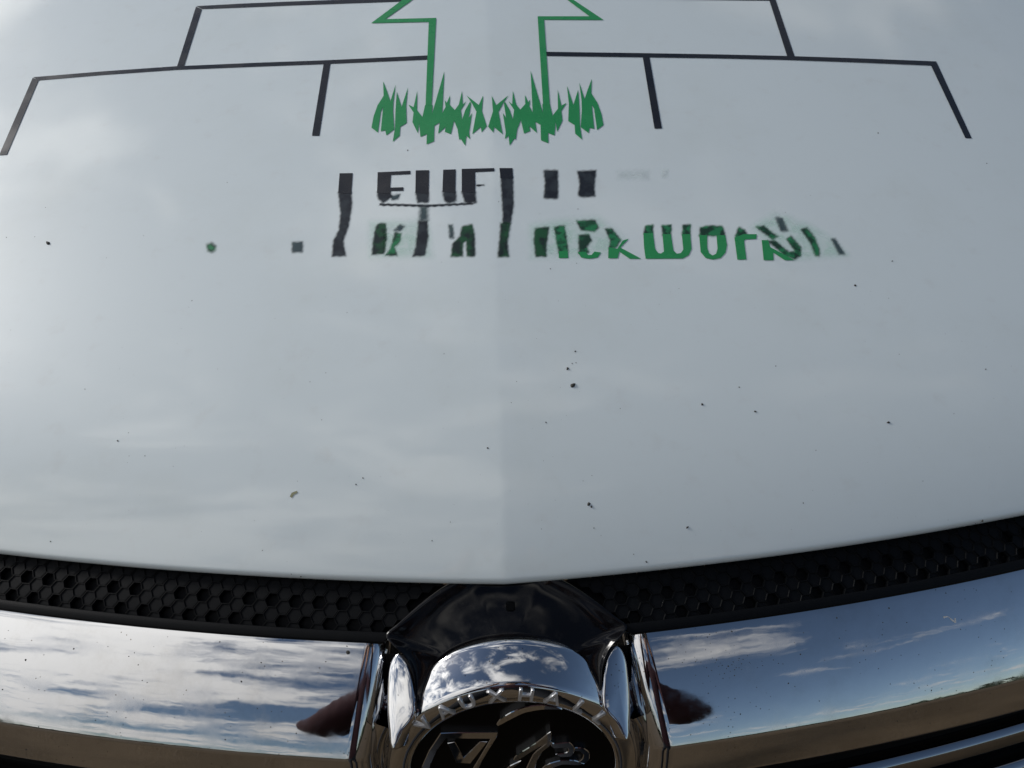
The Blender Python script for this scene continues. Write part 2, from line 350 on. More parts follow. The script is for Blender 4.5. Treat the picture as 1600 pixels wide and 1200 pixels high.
SOFT = [
 (Z5([(1112, 238), (1180, 262), (1240, 285), (1330, 335), (1405, 408), (1300, 418), (1200, 424), (1140, 400), (1060, 335), (1015, 300)]), SM_MINT, 7, .00008),
 (Z5([(130, 292), (300, 264), (400, 264), (450, 300), (500, 345), (440, 400), (280, 415), (130, 416)]), SM_MINT, 9, .00008),
 (Z4([(860, 335), (1050, 330), (1130, 330), (1150, 490), (860, 492)]), SM_MINT, 9, .00008),
 (Z4([(704, 188), (766, 188), (768, 250), (752, 350), (726, 420), (738, 492), (674, 494), (680, 420), (706, 370), (715, 290)]), SM_DARK, 2.2, .00022),
 (Z4([(890, 185), (955, 185), (958, 210), (920, 238), (895, 215)]), SM_DARK, 2.2, .00022),
 (Z4([(903, 241), (1000, 243), (1130, 247), (1360, 236), (1350, 244), (1130, 257), (1000, 252), (900, 250)]), SM_DARK, 1.6, .0002),
 (Z4([(1074, 188), (1138, 188), (1137, 235), (1085, 235)]), SM_DARK, 2.2, .00024),
 (Z4([(1100, 255), (1130, 255), (1130, 320), (1095, 320)]), SM_TEAL, 5, .00012),
 (Z4([(1204, 184), (1267, 184), (1270, 225), (1240, 240), (1215, 228)]), SM_DARK, 2.2, .00024),
 (Z4([(1297, 183), (1361, 183), (1366, 235), (1312, 238)]), SM_DARK, 2.2, .00026),
 (Z4([(1365, 150), (1405, 149), (1405, 155), (1365, 157)]), SM_DARK, 1.2, .0002),
 (Z4([(955, 205), (1000, 195), (990, 220), (960, 222)]), SM_TEAL, 3, .00014),
 (Z4([(1484, 112), (1542, 112), (1545, 250), (1530, 340), (1492, 340), (1495, 300)]), SM_DARK, 2.0, .00022),
 (Z4([(1484, 335), (1530, 335), (1515, 430), (1522, 495), (1470, 497), (1480, 400)]), SM_MIX, 2.4, .00026),
 (Z4([(895, 338), (930, 335), (936, 400), (925, 480), (866, 486), (870, 430), (882, 360)]), SM_MIX, 2.2, .0002),
 (Z4([(1000, 342), (1020, 350), (1000, 372), (972, 370)]), SM_TEAL, 2.4, .00026),
 (Z4([(975, 380), (1005, 385), (998, 425), (972, 450), (985, 490), (930, 490), (958, 450)]), SM_GREEN, 2.4, .0002),
 (Z4([(1090, 325), (1130, 325), (1135, 400), (1118, 490), (1062, 494), (1076, 450)]), SM_DARK, 2.4, .0002),
 (Z4([(1235, 345), (1252, 345), (1258, 405), (1240, 405)]), SM_TEAL, 4, .0001),
 (Z4([(1298, 352), (1345, 340), (1358, 390), (1360, 494), (1322, 494), (1318, 420), (1302, 430), (1300, 494), (1246, 496), (1252, 435), (1288, 398)]), SM_MIX, 2.2, .0002),
 (Z4([(72, 440), (92, 430), (112, 445), (110, 465), (92, 474), (76, 466)]), SM_GREEN, 3.4, .0002),
 (Z4([(482, 428), (530, 425), (531, 472), (482, 474)]), SM_TEAL, 2.6, .0002),
 (Z5([(180, 68), (235, 68), (237, 150), (235, 182), (180, 180), (185, 120)]), SM_DARK, 2.2, .0002),
 (Z5([(315, 72), (390, 68), (383, 130), (385, 172), (340, 176), (318, 170), (325, 120)]), SM_DARK, 2.2, .0002),
 (Z5([(655, 66), (680, 66), (674, 95), (658, 95)]), SM_GREY, 3, .0002),
 (Z5([(480, 75), (600, 72), (600, 100), (480, 100)]), SM_GREY, 6, .0001),
 (Z5([(145, 302), (200, 296), (188, 380), (190, 415), (147, 415), (140, 350)]), SM_MIX, 2.2, .0002),
 (Z5([(222, 296), (262, 290), (275, 370), (277, 400), (240, 400), (230, 350)]), SM_GREEN, 2.2, .0002),
 (Z5([(312, 272), (385, 268), (400, 298), (385, 314), (328, 308)]), SM_GREEN, 2.4, .0002),
 (Z5([(320, 330), (360, 325), (372, 352), (352, 375), (362, 400), (322, 402)]), SM_GREEN, 2.4, .0002),
 (Z5([(428, 304), (452, 302), (490, 350), (470, 380), (442, 384), (448, 355)]), SM_GREEN, 2.2, .00022),
 (Z5([(588, 292), (620, 287), (620, 326), (582, 326)]), SM_GREEN, 1.8, .00022),
 (Z5([(655, 290), (694, 287), (692, 330), (658, 330)]), SM_GREEN, 1.8, .00022),
 (Z5([(740, 288), (771, 286), (770, 330), (737, 330)]), SM_GREEN, 1.8, .00022),
 (Z5([(810, 298), (850, 290), (900, 294), (911, 332), (806, 332)]), SM_GREEN, 2.0, .00022),
 (Z5([(952, 330), (966, 296), (990, 310), (1000, 330), (955, 345)]), SM_GREEN, 2.2, .00022),
 (Z5([(1036, 296), (1065, 292), (1122, 335), (1100, 346)]), SM_GREEN, 2.4, .0002),
 (Z5([(1115, 258), (1140, 262), (1162, 312), (1136, 312)]), SM_TEAL, 3, .0002),
 (Z5([(1082, 352), (1112, 352), (1168, 398), (1192, 394), (1158, 345), (1175, 332), (1216, 380), (1215, 412), (1190, 426), (1150, 412)]), SM_GREEN, 2.2, .00026),
 (Z5([(1216, 306), (1240, 300), (1272, 340), (1290, 385), (1290, 415), (1274, 410), (1255, 362)]), SM_GREEN, 2.6, .0002),
 (Z5([(1340, 345), (1354, 345), (1392, 405), (1370, 405)]), SM_TEAL, 3, .0002),
]
for pl, ma, s_, of in SOFT: soft_decal('smudged_letter', pl, ma, s_, of)

# dirt specks and an insect on the paint: too small to pick apart, one part
SP = [(75, 380, 4.2), (887, 576, 2.8), (895.5, 602, 3.9), (1097, 632, 2.2), (1180, 643, 1.9), (1388, 660, 2.7), (920, 788, 3.2), (924, 792, 2.0), (928, 825, 1.2), (1074, 824, 2.4), (1010, 878, 1.8),
      (762, 700, 1.5), (853, 660, 1.2), (184, 689, 1.6), (899, 549, 1.2), (894, 568, 1.0), (900, 567, 1.0), (1336, 446, 1.9), (1535, 814, 2.0), (675, 845, 1.2), (1155, 605, 1.3), (637, 235, 1.3), (1212, 572, 1.0),
      (556, 757, 1.2), (567, 747, 1.1), (860, 420, 1.0), (1255, 786, 1.2), (1394, 408, 1.2), (1540, 577, 1.2), (1372, 208, 1.2), (300, 470, 0.9), (79, 846, 1.1), (410, 860, .9), (470, 901, 1.2), (455, 897, .9), (505, 905, .8), (990, 866, .9)]
for _ in range(120): SP.append((random.uniform(0, 1600), random.uniform(430, 900), random.uniform(.22, .45)))
for _ in range(46): SP.append((random.uniform(0, 1600), random.uniform(250, 880), random.uniform(.45, .85)))
v, f = [], []
for x, y, r in SP:
    n = 9; ang = random.uniform(0, 6); el = random.uniform(.6, 1.0); ring = []
    for k in range(n):
        a = 2*math.pi*k/n; rr = r*random.uniform(.65, 1.2)
        ring.append((x+rr*(math.cos(a)*math.cos(ang)-el*math.sin(a)*math.sin(ang)), y+rr*(math.cos(a)*math.sin(ang)+el*math.sin(a)*math.cos(ang))))
    q = np.array(ring); p0 = on_bonnet(q[:, 0], q[:, 1], 0.0001); q2 = (q-[x, y])*.6+[x, y]; p1 = on_bonnet(q2[:, 0], q2[:, 1], 0.0001+r*0.0002)
    i = len(v); v += list(p0)+list(p1)
    for k in range(n): f.append((i+k, i+(k+1) % n, i+n+(k+1) % n, i+n+k))
    f.append(tuple(i+n+k for k in range(n)))
o = link('dirt_specks', pymesh('dirt_specks', v, f), SPECK, bonnet); o['kind'] = 'stuff'
for pl in ([(453, 776), (456, 770), (464, 767), (465, 770), (459, 773), (456, 778)],):
    decal('insect_splat', pl, SPLAT, .0003)

# --- honeycomb trim under the bonnet edge ---------------------------------------------------
def yB(x): return 0.052*(np.sqrt(np.asarray(x)**2+0.0045**2)-0.0045) + 0.245*np.asarray(x)**2
TA, TB = np.array([0.0065, 0.9955]), np.array([-0.0252, 0.9785])     # (dy, z) of the trim face, top (under the lip) and bottom
TL = np.linalg.norm(TB-TA)
tdir = (TB-TA)/TL; tnor = np.array([tdir[1], -tdir[0]])              # outward: forward and up
if tnor[1] < 0: tnor = -tnor
def trim(x, s, out=0.0):
    """x along, s metres down the face, out = proud of the face"""
    x = np.asarray(x, float); s = np.asarray(s, float)
    bulge = 0.0010*(1-(2*np.clip(s/TL, 0, 1)-1)**2)
    dy = TA[0]+tdir[0]*s+tnor[0]*(out+bulge); z = TA[1]+tdir[1]*s+tnor[1]*(out+bulge)
    return np.stack(np.broadcast_arrays(x, yB(x)+dy, z), -1)
def xend(s): return 0.029+0.045*np.clip(s/TL, 0, 1)**0.82+1.0*np.minimum(s, 0)
hs = 0.0047; hw, hh = hs*1.5, hs*math.sqrt(3)
def cellmesh(depth, name):
    v, f = [], []
    for r, z in ((1.0, 0.0), (0.93, 0.00005), (0.90, -0.0002), (0.84, -depth), ):
        for k in range(6):
            a = math.pi/3*k; v.append((hs*r*math.cos(a), hs*r*math.sin(a), z))
    for l in range(3):
        for k in range(6): f.append((l*6+k, l*6+(k+1) % 6, l*6+6+(k+1) % 6, l*6+6+k))
    f.append(tuple(18+k for k in range(6)))
    return pymesh(name, v, f, False)
CM = [cellmesh(0.0006, 'shallow_cell'), cellmesh(0.0038, 'deep_cell')]
for c in CM: c.materials.append(BLACK)
far_v, far_f = [], []
for side in (-1, 1):
    # backing sheet and smooth lower border (with the curve that climbs beside the surround)
    ss = np.linspace(0, TL, 12); us = np.linspace(0, 1, 90)
    G = np.zeros((len(us), len(ss), 3))
    for j, s in enumerate(ss):
        xx = side*(xend(s)+(0.80-xend(s))*us**1.6); G[:, j] = trim(xx, s, -0.0062)
    tr = link('honeycomb_trim', gridmesh('honeycomb_trim', G, True, side < 0), BLACK, van)
    sb = TL*0.835
    prof = [(sb, -0.004), (sb, 0.0005), (sb+0.0004, 0.0009), (TL-0.0008, 0.0009), (TL, 0.0004), (TL+0.0004, -0.001), (TL, -0.006)]
    G = np.zeros((len(us), len(prof), 3))
    for j, (s, o_) in enumerate(prof):
        xx = side*(xend(s)-0.002+(0.80-xend(s))*us**1.6); G[:, j] = trim(xx, s, o_)
    link('trim_border', gridmesh('trim_border', G, True, side < 0), BLACK, tr)
    for i in range(0, 118):
        x = 0.026 + i*hw
        for j in range(-1, 5):
            s = -0.0015 + (j + (0.5 if i % 2 else 0))*hh
            if s < -0.004 or s > sb+hs*0.55: continue
            if x < xend(s+0.001)+0.0025 or x > 0.79: continue
            deep = (j == 2) if i % 2 == 0 else (j == 3)
            if deep and random.random() < 0.12: deep = False
            p = trim(side*x, s); e = 1e-4
            tx = trim(side*x+e, s)-p; tx /= np.linalg.norm(tx); ts_ = trim(side*x, s-e)-p; ts_ -= tx*(ts_@tx); ts_ /= np.linalg.norm(ts_)
            nz = np.cross(tx, ts_)
            Mx = Matrix(((tx[0], ts_[0], nz[0], p[0]), (tx[1], ts_[1], nz[1], p[1]), (tx[2], ts_[2], nz[2], p[2]), (0, 0, 0, 1)))
            if x < 0.338:
                o = link('honeycomb_cell', CM[int(deep)], None, tr); o.matrix_local = Mx
            else:
                i0 = len(far_v); me = CM[int(deep)]
                far_v += [tuple(Mx @ q.co) for q in me.vertices]; far_f += [tuple(i0+k for k in pl.vertices) for pl in me.polygons]
o = link('honeycomb_ends', pymesh('honeycomb_ends', far_v, far_f, False), BLACK, van); o['kind'] = 'stuff'

# --- chrome bar, left and right halves -------------------------------------------------------
def bez(a, c, b_, n):
    t = np.linspace(0, 1, n)[:, None]; return (1-t)**2*a+2*t*(1-t)*c+t*t*b_
def fillet(a, c, b_, r, n=7):
    u = (a-c)/np.linalg.norm(a-c); w = (b_-c)/np.linalg.norm(b_-c); return bez(c+u*r, c, c+w*r, n)
A0 = np.array([-0.0238, 0.9788]); CR = np.array([-0.0695, 0.9300]); LOW = np.array([-0.0752, 0.9035])
a_s, a_e = math.radians(38), math.radians(55.5)
_m = np.array([[-math.cos(a_s), -math.cos(a_e)], [-math.sin(a_s), -math.sin(a_e)]])
ctl = A0+np.linalg.solve(_m, CR-A0)[0]*np.array([-math.cos(a_s), -math.sin(a_s)])
face = bez(A0, ctl, CR, 26)
profile = np.concatenate([[[-0.012, 0.9700]], [[-0.0205, 0.9775]], fillet(np.array([-0.015, 0.972]), A0, face[3], 0.0016, 5), face[2:-2], fillet(face[-3], CR, LOW, 0.0016, 7),
                          bez(CR+(LOW-CR)*0.2, (CR+LOW)/2+np.array([-0.0004, 0]), LOW+(CR-LOW)*0.12, 6), fillet(CR, LOW, LOW+np.array([0.012, -0.004]), 0.0022, 6), [[-0.055, 0.896]]])
def bar(side, profile, xe, rend=0.0150, deep=0.024, xmax=0.80, name='chrome_bar'):
    pn = len(profile)
    cols = []
    for u in np.linspace(1, 0, 110)**1.7:
        xx = xe+(xmax-xe)*u
        cols.append(np.stack([side*xx, profile[:, 0]+yB(xx), profile[:, 1]], 1))
    # rounded inner end turning back into the recess
    for a in np.linspace(0, math.pi/2, 9)[1:]:
        xx = xe-rend*math.sin(a); bk = rend*(1-math.cos(a))
        cols.append(np.stack([side*xx, profile[:, 0]+yB(xx)+0.75*bk, profile[:, 1]-0.66*bk], 1))
    for dx, db in ((0.0015, 0.006), (0.006, 0.011), (0.013, 0.014), (0.022, 0.016)):
        xx = xe-rend-dx; bk = rend+db*deep/0.016*0.8
        cols.append(np.stack([side*xx, profile[:, 0]+yB(xx)+0.75*bk, profile[:, 1]-0.66*bk], 1))
    G = np.array(cols)
    return link(name, gridmesh(name, G, True, side > 0), CHROME if name == 'chrome_bar' else DCHROME, van)
zz_ = profile[:, 1]
xe = 0.0820+0.0120*np.clip((0.979-zz_)/(0.979-0.930), 0, 1)
for side in (-1, 1): bar(side, profile, xe)

# lower slats of the grille
for side in (-1, 1):
    for k, (z0, y0) in enumerate(((0.843, -0.061), (0.795, -0.066))):
        a = np.array([y0+0.006, z0+0.0005]); c = np.array([y0, z0-0.004]); l = np.array([y0-0.002, z0-0.016]); e = np.array([y0+0.02, z0-0.02])
        pr = np.concatenate([[a+np.array([.010, -.014])], fillet(a+np.array([.010, -.014]), a, c, .003, 4), fillet(a, c, l, .002, 6), fillet(c, l, e, .002, 5), [e]])
        bar(side, pr, np.full(len(pr), 0.102), name='grille_slat', deep=0.02)
# dark insert between the bars, and the bumper below
G = np.zeros((60, 2, 3)); xs2 = np.linspace(-0.8, 0.8, 60)
for j, (dy, z) in enumerate(((-0.026, 0.97), (-0.030, 0.70))): G[:, j] = np.stack([xs2, yB(xs2)+dy, np.full(60, z)], 1)
link('grille_backing', gridmesh('grille_backing', G, True, True), DARK, van)
bp = [(0.0, 0.76), (-0.075, 0.755), (-0.09, 0.74), (-0.105, 0.62), (-0.115, 0.5), (-0.10, 0.34), (-0.06, 0.27), (0.1, 0.25)]
G = np.zeros((60, len(bp), 3)); xs2 = np.linspace(-0.95, 0.95, 60)
for j, (dy, z) in enumerate(bp): G[:, j] = np.stack([xs2, yB(xs2)+dy, np.full(60, z)], 1)
link('bumper', gridmesh('bumper', G, True, True), BLACK, van)
# dark ribbed plastic rail just under the chrome bar
for side in (-1, 1):
    pr = np.array([(-0.03, 0.893), (-0.060, 0.893), (-0.066, 0.890), (-0.066, 0.884), (-0.03, 0.880)])
    xs3 = np.linspace(0.1, 0.8, 70); G = np.zeros((70, len(pr), 3))
    for j, (dy, z) in enumerate(pr): G[:, j] = np.stack([side*xs3, yB(xs3)+dy, np.full(70, z)], 1)
    link('plastic_rail', gridmesh('plastic_rail', G, True, side < 0), BLACK, van)

# --- badge -----------------------------------------------------------------------------------
TILT = math.radians(6)
BO = np.array([0.0015, -0.0585, 0.9045])                              # centre of the badge face
BN = np.array([0, -math.cos(TILT), math.sin(TILT)]); BU = np.array([0, math.sin(TILT), math.cos(TILT)]); BX = np.array([1.0, 0, 0])
def bp3(u, v_, w): return BO+BX*u+BU*v_+BN*w
def on_badge(px, py, w=0.0):
    d = ray(px, py); s = ((BO+BN*w-CAM)@BN)/(d@BN); p = CAM+d*s[:, None]-BO
    return p@BX, p@BU
def revolve(name, prof, a0=0, a1=2*math.pi, n=128):
    closed = abs(a1-a0-2*math.pi) < 1e-6
    an = np.linspace(a0, a1, n, endpoint=not closed); G = np.zeros((n, len(prof), 3))
    for i, a in enumerate(an):
        for j, (r, w) in enumerate(prof): G[i, j] = bp3(r*math.cos(a), r*math.sin(a), w)
    return gridmesh(name, G, True, False, closed)
RO = 0.0745; RI = 0.0605; FLARE = 0.40
def on_cyl(px, py, R):
    """first hit of a pixel's ray with the flared chrome housing"""
    d = ray(px, py)[0]; k = np.linspace(0.30, 0.62, 6401)[:, None]; p = CAM+d*k-BO
    w = -(p@BN); rr = np.sqrt((p@BX)**2+(p@BU)**2); hit = np.where((rr < R+FLARE*w) & (w > 0))[0]
    return CAM+d*k[hit[0]] if len(hit) else CAM+d*0.46
WAP = float(-((on_cyl(804, 994.5, RO)-BO)@BN))
ring_prof = [(RO+FLARE*WAP-0.006, -WAP-0.004), (RO+FLARE*WAP-0.0012, -WAP-0.0006), (RO+FLARE*WAP-0.0003, -WAP), (RO+FLARE*0.02, -0.02), (RO+FLARE*0.0022, -0.0022), (RO-0.0004, -0.0010), (RO-0.0012, -0.0002), (RO-0.0022, 0.0002), (RO-0.006, 0.0009), (RI+0.003, 0.0008), (RI+0.0008, 0.0004), (RI+0.0002, -0.0004), (RI, -0.0016), (RI-0.0004, -0.0065)]
badge = link('badge', revolve('badge', ring_prof), CHROME, van)
badge['label'] = 'round chrome badge with raised ring lettering and winged emblem'
link('badge_face', revolve('badge_face', [(RI+0.001, -0.0052), (0.03, -0.0045), (0.0002, -0.0042)]), DISC, badge)

def plate(name, uv, w0, w1, ma, bev=0.0007, parent=badge):
    """raised emblem piece: outline in badge coordinates, chamfered edge"""
    bm = bmesh.new(); fa = bm.faces.new([bm.verts.new((x, y, 0)) for x, y in uv]); bm.normal_update()
    if fa.normal.z < 0: fa.normal_flip()
    fa.normal_update()
    if fa.normal.z < 0: fa.normal_flip()
    ex = bmesh.ops.extrude_face_region(bm, geom=[fa]); top = [g for g in ex['geom'] if isinstance(g, bmesh.types.BMFace)]
    for v_ in {q for g in top for q in g.verts}: v_.co.z = w1-w0
    bmesh.ops.inset_region(bm, faces=top, thickness=bev, depth=bev*0.8)
    bmesh.ops.triangulate(bm, faces=bm.faces[:], ngon_method='EAR_CLIP')
    bmesh.ops.recalc_face_normals(bm, faces=bm.faces[:])
    for v_ in bm.verts: v_.co = bp3(v_.co.x, v_.co.y, w0+v_.co.z)
    me = bpy.data.meshes.new(name); bm.to_mesh(me); bm.free()
    return link(name, me, ma, parent)
Z9 = lambda pl: [(600+x/3.636, 1040+y/3.636) for x, y in pl]
def uvpoly(pl, w=-0.003):
    q = np.array(Z9(pl)); u, v_ = on_badge(q[:, 0], q[:, 1], w); return list(zip(u, v_))
FLAG = [(312, 395), (322, 380), (480, 376), (648, 374), (640, 408), (600, 470), (556, 545), (530, 600), (500, 660), (470, 660), (500, 590), (560, 490), (606, 412), (440, 412), (352, 412), (300, 480), (268, 550), (250, 640), (205, 640), (215, 570), (255, 480)]
SHIELD = [(360, 440), (405, 434), (452, 522), (545, 432), (588, 432), (492, 556), (410, 552)]
CRES = [(638, 330), (660, 298), (720, 260), (800, 230), (900, 218), (1000, 236), (1010, 246), (900, 246), (800, 264), (720, 302), (652, 338)]
BEAK = [(735, 525), (752, 498), (860, 430), (945, 365), (950, 402), (940, 425), (870, 460), (760, 530)]
MANE = [(672, 604), (715, 562), (778, 533), (768, 550), (722, 584), (702, 606)]
NECK = [(795, 620), (846, 505), (900, 458), (940, 428), (944, 456), (902, 490), (872, 540), (846, 620)]
HEAD = [(946, 428), (966, 437), (1010, 434), (1052, 430), (1076, 452), (1080, 486), (1062, 512), (1004, 514), (972, 499), (1022, 493), (1046, 480), (1040, 462), (1000, 464), (964, 466), (948, 452)]
CHEEK = [(1084, 462), (1136, 466), (1166, 490), (1167, 528), (1142, 553), (1102, 546), (1126, 526), (1131, 502), (1111, 486), (1080, 481)]
JAW = [(880, 606), (918, 562), (1000, 537), (1080, 536), (1140, 556), (1102, 565), (1012, 562), (944, 590), (905, 630)]
def soften(pl, n=4):
    P_ = np.array(pl, float); k_ = len(P_); r_ = []
    for i in range(k_):
        a_, b_, c_, d_ = P_[i-1], P_[i], P_[(i+1) % k_], P_[(i+2) % k_]
        for q in range(n):
            f_ = q/n; sp = 0.5*(2*b_+(c_-a_)*f_+(2*a_-5*b_+4*c_-d_)*f_**2+(3*b_-a_-3*c_+d_)*f_**3)
            r_.append(tuple(0.6*sp+0.4*(b_+(c_-b_)*f_)))
    return r_
for nm, pl, w1 in (('emblem_flag', FLAG, -0.0030), ('emblem_shield', SHIELD, -0.0033), ('emblem_wing', soften(CRES), -0.0028), ('emblem_beak', soften(BEAK, 3), -0.0022), ('emblem_mane', soften(MANE, 3), -0.0026), ('emblem_neck', soften(NECK, 3), -0.0034),
                   ('emblem_head', soften(HEAD, 3), -0.0028), ('emblem_cheek', soften(CHEEK, 3), -0.0030), ('emblem_jaw', soften(JAW, 3), -0.0032)):
    plate(nm, uvpoly(pl), -0.0050, w1+0.0002, CHROME, 0.00045)

SATIN, t, b = mat('satin_chrome', (0.72, 0.72, 0.72), 0.28, 0.55)
LET = [('V', 660, 1130), ('A', 696, 1113), ('U', 731, 1098), ('X', 776, 1089), ('H', 822, 1086), ('A', 864, 1093), ('L', 905, 1106), ('L', 939, 1121)]
dg = bpy.context.evaluated_depsgraph_get()
angs = []
for ch, px, py in LET:
    u, v_ = on_badge(px, py, 0.001); angs.append(math.atan2(v_[0], u[0]))
for (ch, px, py), a in zip(LET, angs):
    cu_ = bpy.data.curves.new('letter', 'FONT'); cu_.body = ch; cu_.size = 0.0128; cu_.extrude = 0.0006; cu_.bevel_depth = 0.00018; cu_.bevel_resolution = 1
    cu_.align_x = 'CENTER'; cu_.resolution_u = 4
    to = bpy.data.objects.new('tmp', cu_); me = bpy.data.meshes.new_from_object(to); bpy.data.objects.remove(to)
    me.name = 'letter'
    co_ = np.array([q.co for q in me.vertices]); co_[:, 0] *= 1.05; co_[:, 1] -= 0.0041
    rm = (RO+RI)/2+0.0003
    rad = np.array([math.cos(a), math.sin(a)]); tan = np.array([math.sin(a), -math.cos(a)])
    for q, c in zip(me.vertices, co_):
        uv = rad*(rm+c[1])+tan*c[0]; q.co = bp3(uv[0], uv[1], c[2]+0.0012)
    me.materials.clear(); link('letter', me, SATIN, badge)

# --- gloss black surround above and beside the badge ----------------------------------------
INN = [(661, 1116), (661, 1100), (663, 1083), (671, 1060), (682, 1040), (698, 1026), (716, 1014), (737, 1005), (760, 999), (782, 996), (804, 994.5)]
inn = np.array([on_cyl(x, y, RO) for x, y in INN]); inn[:, 0] = np.minimum(inn[:, 0]-BO[0], 0); inn[-1, 0] = 0
CHK_N = np.array([0, -0.72, 0.69]); CHK_P = np.array([-0.06, -0.0345, 0.972])
def on_cheek(px, py):
    d = ray(px, py); return CAM+d*(((CHK_P-CAM)@CHK_N)/(d@CHK_N))[:, None]
low = on_cheek(np.array([648, 649, 649, 645, 634, 616]), np.array([1124, 1100, 1072, 1048, 1026, 1008]))
arch = np.array([trim(-xend(s), s, 0.0022) for s in TL*np.array([0.88, 0.74, 0.60, 0.46, 0.33, 0.2, 0.08, -0.05, -0.16])])
arch = np.concatenate([arch, [trim(-0.012, -TL*0.24, 0.001), trim(0.0, -TL*0.25, 0.001)]])
out = np.concatenate([low, arch]); out[-1, 0] = 0
def resample(P, n):
    """smooth curve through the points"""
    res = []; Q = np.concatenate([[2*P[0]-P[1]], P, [P[-1]*[-1, 1, 1] if False else P[-2]*np.array([-1, 1, 1])]])
    for a in np.linspace(0, len(P)-1.0001, n):
        i = int(a); f_ = a-i; p0_, p1_, p2_, p3_ = Q[i:i+4]
        res.append(0.5*(2*p1_+(p2_-p0_)*f_+(2*p0_-5*p1_+4*p2_-p3_)*f_**2+(3*p1_-p0_-3*p2_+p3_)*f_**3))
    return np.array(res)
ni = 90; I_ = resample(inn, ni)
kk = np.concatenate([np.linspace(0, 5, 45), np.linspace(5, len(out)-1, 46)[1:]])        # keep cheek side and arch side matched to the inner rim
dense = resample(out, 400); O_ = np.stack([np.interp(kk, np.linspace(0, len(out)-1, 400), dense[:, c]) for c in range(3)], 1)
I_ = np.concatenate([I_, (I_*[-1, 1, 1])[::-1][1:]]); O_ = np.concatenate([O_, (O_*[-1, 1, 1])[::-1][1:]])
bk = np.array([0, 0.72, -0.69]); G = []
w_ = np.linalg.norm(O_-I_, axis=1)[:, None]
for u in np.linspace(-0.12, 1.0, 25):
    e = max(0.0, u); k = 0.05*w_*math.sin(math.pi*min(e*1.02, 1))**0.8 if e > 0 else 0
    bead = 0.0020*math.exp(-((1-e)/0.17)**2)
    G.append(I_+(O_-I_)*e+bk*k-bk*bead + (bk*0.006*(u/-0.12) + (BO+[0, 0, 0]-I_)*0.04*(u/-0.12) if u < 0 else 0))
G.append(O_+bk*0.012+(O_-I_)*0.02)
link('badge_collar', revolve('badge_collar', [(RO+0.0004, -0.0085), (RO+0.004, -0.006), (RO+0.012, -0.0065), (RO+0.022, -0.012), (RO+0.03, -0.03)], math.radians(154), math.radians(386), 90), CHROME, van)
link('badge_surround', gridmesh('badge_surround', np.array(G).transpose(1, 0, 2), True, True), PIANO, van)

# chrome cheeks either side of the badge
OUT = [(612, 1032), (607, 1055), (605, 1100), (608, 1145), (614, 1172), (630, 1142), (647, 1117), (646, 1080), (641, 1052), (634, 1034), (622, 1021)]
q = np.array(OUT); c0_ = on_cheek(q[:, 0], q[:, 1]).mean(0)
pn = np.array([-0.35, -0.55, 0.76]); pn /= np.linalg.norm(pn)
d = ray(q[:, 0], q[:, 1]); pts = CAM+d*(((c0_-CAM)@pn)/(d@pn))[:, None]
cen = pts.mean(0)
for side in (-1, 1):
    base = pts.copy(); base[:, 0] = side*np.abs(pts[:, 0]); c0 = cen.copy(); c0[0] = side*abs(cen[0])
    # close, smooth outline
    m_ = 44; idx = np.linspace(0, len(base), m_, endpoint=False); sm_ = []
    for a in idx:
        i = int(a); fr = a-i; P4 = [base[(i+k-1) % len(base)] for k in range(4)]
        sm_.append(0.5*((2*P4[1])+(-P4[0]+P4[2])*fr+(2*P4[0]-5*P4[1]+4*P4[2]-P4[3])*fr**2+(-P4[0]+3*P4[1]-3*P4[2]+P4[3])*fr**3))
    sm_ = np.array(sm_); rows_ = []
    nrm = pn*[-side, 1, 1]
    for r in (1.0, 1.0, 0.97, 0.9, 0.75, 0.55, 0.3, 0.02):
        hgt = -0.014 if not rows_ else 0.0016*math.sqrt(max(0, 1-r*r))
        rows_.append(c0+(sm_-c0)*r+nrm*hgt)
    G = np.array(rows_).transpose(1, 0, 2)
    link('chrome_cheek', gridmesh('chrome_cheek', G, True, side > 0, True), CHROME, van)

